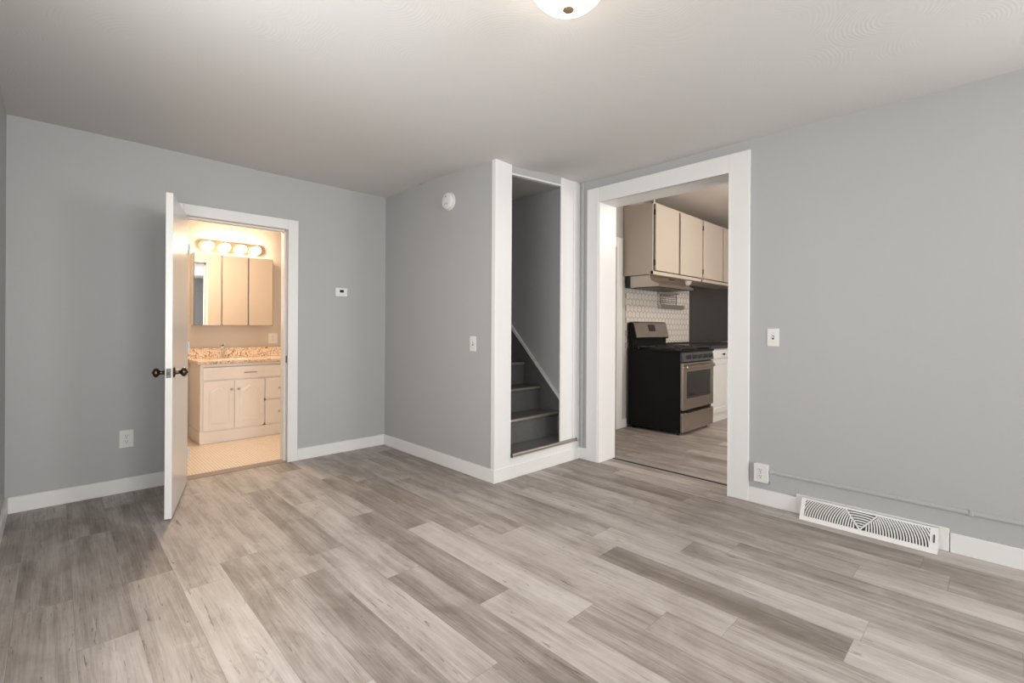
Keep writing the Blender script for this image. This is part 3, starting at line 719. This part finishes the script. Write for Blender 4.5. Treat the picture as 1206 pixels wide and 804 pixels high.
ct = thing('vanity_countertop', 'speckled beige granite counter with backsplash on the bathroom vanity', 'countertop', (1.48, 5.67, 0.785))
top = MB().box(1.005 - 1.48, 1.955 - 1.48, 5.405 - 5.67, 5.945 - 5.67, 0.0, 0.034, 0.006, 2).build('slab', 'granite', ct)
cut = MB().lathe([(0, -0.2), (1, -0.2), (1, 0.2), (0, 0.2)], (0, -0.01, 0), (0, 0, 1), 40).build('cutter', 'granite')
cut.data.transform(Matrix.Diagonal((0.20, 0.145, 1, 1)))
cut.location = (1.36, 5.635, 0.80)
md = top.modifiers.new('b', 'BOOLEAN'); md.operation = 'DIFFERENCE'; md.object = cut
bpy.context.view_layer.update()
dg = bpy.context.evaluated_depsgraph_get()
nm = bpy.data.meshes.new_from_object(top.evaluated_get(dg)); top.modifiers.clear(); top.data = nm; top.data.name = 'slab'
bpy.data.objects.remove(cut)
MB().box(1.005 - 1.48, 1.955 - 1.48, 5.922 - 5.67, 5.946 - 5.67, 0.034, 0.138, 0.004, 2).build('backsplash', 'granite', ct)
bs = MB().lathe([(1.0, 0.030), (1.03, 0.0), (1.0, -0.01), (0.92, -0.06), (0.6, -0.11), (0.1, -0.12), (0, -0.12)], (0, 0, 0), (0, 0, 1), 40)
for v in bs.bm.verts: v.co = Vector((v.co.x * 0.196 + 1.36 - 1.48, v.co.y * 0.141 + 5.6335 - 5.67, v.co.z))
bs.build('sink_basin', 'porcelain', ct, True)

f = thing('faucet', 'chrome single-lever faucet standing on the granite counter', 'faucet', (1.31, 5.835, 0.8195))
MB().box(-0.024, 0.024, -0.024, 0.024, 0, 0.006, 0.002, 2).build('base_flange', 'chrome', f)
MB().box(-0.018, 0.018, -0.018, 0.018, 0.005, 0.115, 0.004, 2).build('body', 'chrome', f)
b = MB(); b.prism([(-0.016, 0.070), (-0.125, 0.082), (-0.125, 0.098), (-0.016, 0.100)], 'x', -0.015, 0.015); b.build('spout', 'chrome', f)
MB().tube([(0, 0, 0.114), (0, 0, 0.122)], 0.012, 14).build('lever_stem', 'chrome', f)
b = MB(); b.prism([(0.022, 0.120), (-0.075, 0.146), (-0.078, 0.153), (0.020, 0.132)], 'x', -0.012, 0.012); b.build('lever', 'chrome', f)

mc = thing('medicine_cabinet', 'white three-door mirrored medicine cabinet above the vanity', 'medicine cabinet', (1.43, 5.95, 1.165))
MB().box(-0.385, 0.385, -0.112, 0, 0, 0.765, 0.002, 1).build('carcass', 'plastic', mc)
for x0, x1 in ((-0.384, -0.133), (-0.127, 0.126), (0.132, 0.384)):
    fr = MB().box(x0, x1, -0.124, -0.112, 0.002, 0.763, 0.002, 1).build('mirror_door', 'pewter', mc)
    MB().box(x0 + 0.004, x1 - 0.004, -0.1265, -0.1235, 0.006, 0.759).build('mirror_glass', 'mirror', fr)

vl = thing('vanity_light', 'brass-backed light bar with four round bulbs above the mirrors', 'wall light', (1.425, 5.95, 2.020))
b = MB(); n = 16; P = []
for k in range(n + 1): a = -PI / 2 + PI * k / n; P.append((0.265 + 0.060 * math.cos(a), 0.060 * math.sin(a)))
for k in range(n + 1): a = PI / 2 + PI * k / n; P.append((-0.265 + 0.060 * math.cos(a), 0.060 * math.sin(a)))
b.prism(P, 'y', -0.028, 0.0); b.build('backplate', 'brass', vl)
for bx in (-0.232, -0.077, 0.083, 0.232):
    sk = MB().lathe([(0.022, 0.024), (0.026, 0.034), (0.022, 0.046), (0, 0.046)], (bx, 0, 0), (0, -1, 0), 20).build('socket', 'chrome', vl, True)
    MB().sphere((bx, -0.085, 0), 0.040).build('globe_bulb', 'bulb', sk, True)

t = thing('power_outlet', 'white duplex outlet above the granite backsplash of the vanity', 'outlet', (1.853, 5.95, 1.02), 0.0, 'power outlets')
plate(0.10, 0.121).build('wall_plate', 'plastic', t); receptacle(t); screws((0.0,), t)
t = thing('light_switch', 'white double switch plate inside the bathroom, seen in the mirror', 'light switch', (1.50, YBB + 0.012, 1.12), PI, 'light switches')
plate(0.118, 0.117).build('wall_plate', 'plastic', t)
for x in (-0.023, 0.023):
    MB().box(x - 0.006, x + 0.006, -0.0075, -0.005, -0.013, 0.013).build('toggle_slot', 'slot', t)
    MB().prism([(-0.005, -0.006), (-0.018, 0.002), (-0.018, 0.009), (-0.005, 0.008)], 'x', x - 0.0045, x + 0.0045).build('toggle', 'plastic', t)
o = MB().box(1.962, 1.992, 5.41, 5.948, 0.0, 1.72, 0.003, 1).build('partition_panel', 'white'); tag(o, 'white partition panel at the right end of the vanity', 'panel')

# ------------------------------------------------------------------ kitchen
SX0, SX1, SY = 4.862, 5.645, 2.375
sv = thing('gas_stove', 'black and stainless gas range standing against the tiled kitchen wall', 'stove', ((SX0 + SX1) / 2, 2.70, 0))
MS = Matrix.Translation(-Vector(sv.location))
def K(b, name, m, par=None, sm=False):
    o = b.build(name, m, par or sv, sm)
    if par is None: o.matrix_parent_inverse = MS
    return o
K(MB().box(SX0, SX1, SY + 0.030, 3.045, 0.03, 0.900, 0.004, 2), 'body', 'black')
for x in (SX0 + 0.04, SX1 - 0.04):
    for y in (SY + 0.07, 3.0): K(MB().lathe([(0, 0), (0.016, 0), (0.016, 0.006), (0.009, 0.008), (0.009, 0.032), (0, 0.032)], (x, y, 0), (0, 0, 1), 14), 'foot', 'black')
K(MB().box(SX0 - 0.004, SX1 + 0.004, SY - 0.004, 2.98, 0.900, 0.922, 0.007, 3), 'cooktop', 'black', sm=True)
b = MB(); b.prism([(SY + 0.03, 0.795), (SY - 0.002, 0.800), (SY + 0.012, 0.900), (SY + 0.03, 0.900)], 'x', SX0 + 0.002, SX1 - 0.002); cp = K(b, 'control_panel', 'panelgrey')
for x in (4.975, 5.115, 5.255, 5.395, 5.535):
    b = MB(); b.lathe([(0, -0.002), (0.026, -0.002), (0.026, 0.006), (0.021, 0.010), (0.019, 0.032), (0.016, 0.036), (0, 0.036)], (x, SY + 0.004, 0.848), (0, -1, 0.13), 24); b.box(x - 0.005, x + 0.005, SY - 0.040, SY - 0.02, 0.832, 0.874, 0.002, 1)
    K(b, 'control_knob', 'iron', cp, True)
od = K(MB().box(SX0 + 0.004, SX1 - 0.004, SY, SY + 0.030, 0.275, 0.785, 0.005, 2), 'oven_door', 'steel')
K(MB().box(SX0 + 0.095, SX1 - 0.095, SY - 0.003, SY + 0.002, 0.395, 0.690, 0.002, 1), 'window_frame', 'iron', od)
K(MB().box(SX0 + 0.125, SX1 - 0.125, SY - 0.005, SY - 0.002, 0.420, 0.665), 'oven_window', 'gloss', od)
b = MB(); b.box(SX0 + 0.02, SX1 - 0.055, SY - 0.045, SY - 0.022, 0.722, 0.758, 0.008, 3); b.box(SX0 + 0.03, SX0 + 0.05, SY - 0.03, SY + 0.002, 0.73, 0.75); b.box(SX1 - 0.09, SX1 - 0.07, SY - 0.03, SY + 0.002, 0.73, 0.75); K(b, 'oven_handle', 'steel', od, True)
dr = K(MB().box(SX0 + 0.004, SX1 - 0.004, SY, SY + 0.030, 0.035, 0.245, 0.005, 2), 'storage_drawer', 'steel')
b = MB(); b.prism([(SY + 0.002, 0.215), (SY - 0.020, 0.228), (SY - 0.018, 0.243), (SY + 0.002, 0.245)], 'x', SX0 + 0.06, SX1 - 0.06); K(b, 'drawer_pull', 'steel', dr)
# grates and burners
for gx0, gx1 in ((SX0 + 0.03, SX0 + 0.375), (SX1 - 0.375, SX1 - 0.03)):
    b = MB(); z = 0.953; y0, y1 = SY + 0.045, 2.93; t_ = 0.006
    for x in (gx0, gx1): b.box(x - t_, x + t_, y0, y1, z - 0.012, z, 0.002, 1)
    for y in (y0, (y0 + y1) / 2, y1): b.box(gx0, gx1, y - t_, y + t_, z - 0.012, z, 0.002, 1)
    for cyb in (y0 + 0.135, y1 - 0.135):
        cxm = (gx0 + gx1) / 2
        b.box(gx0, cxm - 0.03, cyb - t_, cyb + t_, z - 0.010, z + 0.004, 0.002, 1); b.box(cxm + 0.03, gx1, cyb - t_, cyb + t_, z - 0.010, z + 0.004, 0.002, 1)
        b.box(cxm - t_, cxm + t_, cyb - 0.13, cyb - 0.03, z - 0.010, z + 0.004, 0.002, 1); b.box(cxm - t_, cxm + t_, cyb + 0.03, cyb + 0.13, z - 0.010, z + 0.004, 0.002, 1)
    for x in (gx0, gx1):
        for y in (y0, y1): b.box(x - 0.008, x + 0.008, y - 0.008, y + 0.008, 0.920, z)
    K(b, 'burner_grate', 'iron')
for x in (SX0 + 0.2025, SX1 - 0.2025):
    for y in (SY + 0.18, 2.795): K(MB().lathe([(0, 0), (0.055, 0), (0.050, 0.006), (0.034, 0.008), (0.034, 0.016), (0.026, 0.020), (0, 0.021)], (x, y, 0.921), (0, 0, 1), 24), 'burner', 'iron', None, True)
# backguard
b = MB(); b.box(SX0 + 0.002, SX1 - 0.002, 2.985, 3.045, 0.90, 1.10, 0.003, 1); K(b, 'backguard_riser', 'black')
b = MB(); b.prism([(3.045, 1.04), (2.945, 1.045), (2.940, 1.055), (2.985, 1.225), (2.995, 1.24), (3.045, 1.24)], 'x', SX0 + 0.015, SX1 - 0.015); bg = K(b, 'backguard', 'steel')
for xa in (SX0, SX1 - 0.015):
    b = MB(); b.prism([(3.050, 1.03), (2.955, 1.035), (2.950, 1.05), (2.990, 1.215), (3.005, 1.23), (3.050, 1.23)], 'x', xa, xa + 0.015); K(b, 'end_cap', 'black', bg)
def gy(z): return 2.940 + (z - 1.055) / 0.17 * 0.045
b = MB(); b.prism([(gy(1.125) - 0.002, 1.125), (gy(1.205) - 0.002, 1.205), (gy(1.205) + 0.003, 1.205), (gy(1.125) + 0.003, 1.125)], 'x', 5.175, 5.335); K(b, 'clock_display', 'gloss', bg)
for kx in (5.0, 5.06, 5.12, 5.39, 5.45, 5.51):
    b = MB(); b.prism([(gy(1.085) - 0.0015, 1.085), (gy(1.10) - 0.0015, 1.10), (gy(1.10) + 0.002, 1.10), (gy(1.085) + 0.002, 1.085)], 'x', kx, kx + 0.03); K(b, 'touch_button', 'nickel', bg)

# range hood
hd = thing('range_hood', 'stainless under-cabinet range hood above the stove', 'range hood', (5.245, 2.85, 1.63))
MH = Matrix.Translation(-Vector(hd.location))
def HH(b, name, m):
    o = b.build(name, m, hd); o.matrix_parent_inverse = MH; return o
HH(MB().prism([(3.0, 1.762), (2.755, 1.762), (2.735, 1.705), (2.640, 1.655), (2.636, 1.632), (3.0, 1.632)], 'x', 4.825, 5.665), 'hood_body', 'steel')
HH(MB().box(4.827, 5.66, 3.0, 3.066, 1.632, 1.762), 'gap_shade', 'charcoal')  # dark box put in as the shaded gap behind the hood
HH(MB().box(4.86, 5.63, 2.67, 2.98, 1.624, 1.633), 'grease_filter', 'iron')
HH(MB().box(5.26, 5.40, 2.746, 2.754, 1.727, 1.750), 'switch_strip', 'slot')

# upper cabinets: two units side by side
UZ0, UZ1, UY = 1.768, 2.572, 2.700
def upper(x0, x1, doors, label, hinge_x):
    t = thing('upper_cabinet', label, 'kitchen cabinet', ((x0 + x1) / 2, 2.89, UZ0), 0, 'upper kitchen cabinets')
    mm = Matrix.Translation(-Vector(t.location))
    def U(b, name, m, par=None):
        o = b.build(name, m, par or t)
        if par is None: o.matrix_parent_inverse = mm
        return o
    U(MB().box(x0, x1, UY + 0.02, YK - 0.005, UZ0, UZ1, 0.002, 1), 'carcass', 'cabinet')
    b = MB(); b.box(x0, x1, UY, UY + 0.02, UZ0, UZ0 + 0.036); b.box(x0, x1, UY, UY + 0.02, UZ1 - 0.016, UZ1); b.box(x0, x0 + 0.016, UY, UY + 0.02, UZ0, UZ1); b.box(x1 - 0.010, x1, UY, UY + 0.02, UZ0, UZ1)
    U(b, 'face_frame', 'cabinet')
    U(MB().box(x0 + 0.01, x1 - 0.006, UY + 0.006, UY + 0.021, UZ0 + 0.02, UZ1 - 0.01), 'frame_recess', 'cabdark')
    for (a, c), hx_ in zip(doors, hinge_x):
        d = U(MB().box(a, c, UY - 0.018, UY + 0.004, UZ0 + 0.044, UZ1 - 0.022, 0.003, 1), 'door', 'cabinet')
        for z in (UZ0 + 0.13, UZ1 - 0.11): U(MB().box(hx_ - 0.010, hx_ + 0.010, UY - 0.016, UY - 0.002, z - 0.03, z + 0.03, 0.003, 1), 'hinge', 'slot', d)
    if x0 < 5:
        U(MB().box(4.822, 4.842, UY + 0.002, UY + 0.020, UZ1, 2.708), 'ceiling_post', 'cabinet')
        U(MB().box(4.795, 4.805, UY + 0.085, UY + 0.10, UZ1, 2.708), 'ceiling_post', 'cabinet')
uc = upper(4.79, 6.040, [(4.835, 5.378), (5.425, 6.018)], 'cream two-door upper cabinet whose end panel hangs over the hood', (4.824, 6.030))
upper(6.043, 7.340, [(6.068, 6.662), (6.712, 7.31)], 'cream upper cabinet on the far side, partly behind the opening casing', (6.056, 7.322))

# backsplash tile, charcoal panel, counter, base cabinets
b = MB(); b.box(4.845, 6.440, YK - 0.010, YK, 0.90, 1.766); struct(b.build('wall_tile', 'hex'), 'white hexagon tile backsplash behind the stove', 'backsplash')
b = MB(); b.box(6.440, 6.455, YK - 0.014, YK, 0.955, 1.766); struct(b.build('trim_7', 'white'), 'white edge strip of the hexagon tile', 'moulding')
b = MB(); b.box(6.455, 8.19, YK - 0.016, YK, 0.955, 1.90); struct(b.build('wall_panel', 'charcoal'), 'charcoal panel on the kitchen wall beside the tile', 'wall panel')
kc = thing('kitchen_countertop', 'glossy black countertop running on from the stove', 'countertop', (6.5, 2.75, 0.915))
MB().box(-0.848, 1.0, -0.335, 0.312, 0.0, 0.038, 0.004, 2).build('slab', 'counter', kc)
MB().box(-0.848, 1.0, 0.298, 0.313, 0.038, 0.060, 0.002, 1).build('back_lip', 'counter', kc)
def base_cab(x0, x1, label):
    t = thing('base_cabinet', label, 'kitchen cabinet', ((x0 + x1) / 2, 2.75, 0), 0, 'base kitchen cabinets')
    mm = Matrix.Translation(-Vector(t.location)); y = 2.44
    def U(b, name, m, par=None, sm=False):
        o = b.build(name, m, par or t, sm)
        if par is None: o.matrix_parent_inverse = mm
        return o
    U(MB().box(x0, x1, y + 0.02, 3.07, 0.10, 0.913, 0.002, 1), 'carcass', 'white')
    U(MB().box(x0, x1, y + 0.03, 3.07, 0.0, 0.10), 'toe_kick', 'white')
    d = U(MB().box(x0 + 0.01, x1 - 0.01, y, y + 0.02, 0.795, 0.905, 0.003, 1), 'drawer', 'white')
    kn = lambda x, z: MB().lathe([(0, 0), (0.007, 0), (0.006, 0.012), (0.014, 0.018), (0.015, 0.026), (0, 0.030)], (x, y, z), (0, -1, 0), 16)
    U(kn((x0 + x1) / 2 + 0.09, 0.842), 'knob', 'slot', d, True)
    d = U(MB().box(x0 + 0.01, x1 - 0.01, y + 0.006, y + 0.02, 0.115, 0.780), 'door', 'white')
    b = MB()
    for q in ((x0 + 0.01, x0 + 0.075, 0.115, 0.78), (x1 - 0.075, x1 - 0.01, 0.115, 0.78), (x0 + 0.075, x1 - 0.075, 0.115, 0.18), (x0 + 0.075, x1 - 0.075, 0.715, 0.78)): b.box(q[0], q[1], y, y + 0.008, q[2], q[3], 0.002, 1)
    U(b, 'door_rails', 'white', d)
    U(kn(x1 - 0.06, 0.70), 'knob', 'slot', d, True)
base_cab(5.665, 6.300, 'white base cabinet beside the stove with black knobs')
base_cab(6.303, 7.46, 'white base cabinet further along, behind the opening casing')

# wire rack on the tile
rk = thing('wall_rack', 'dark wire rack mounted on the hexagon tile under the hood', 'rack', (5.80, YK - 0.010, 1.53))
b = MB(); b.box(-0.235, 0.10, -0.05, 0, 0.070, 0.110, 0.003, 1); b.box(0.10, 0.30, -0.035, -0.02, 0.085, 0.110, 0.002, 1); b.build('upper_tray', 'nickel', rk)
b = MB(); b.box(-0.235, 0.42, -0.05, 0, -0.110, -0.058, 0.003, 1); b.build('lower_tray', 'nickel', rk)
for z in (-0.035, -0.010, 0.015, 0.040, 0.060): MB().tube([(-0.23, -0.045, z), (0.195, -0.045, z)], 0.0035, 8).build('wire', 'iron', rk)
for x in (-0.23, 0.195): MB().tube([(x, -0.045, -0.062), (x, -0.045, 0.09)], 0.0045, 8).build('upright', 'iron', rk)
pk = thing('under_cabinet_light', 'small white dome light under the upper cabinet right of the hood', 'cabinet light', (5.86, 2.83, 1.768))
MB().lathe([(0, 0), (0.075, 0), (0.075, -0.012), (0, -0.012)], (0, 0, 0), (0, 0, 1), 24).build('base', 'plastic', pk)
MB().lathe([(0.068, -0.012), (0.064, -0.032), (0.045, -0.052), (0.020, -0.060), (0, -0.062)], (0, 0, 0), (0, 0, 1), 24).build('dome', 'plastic', pk, True)
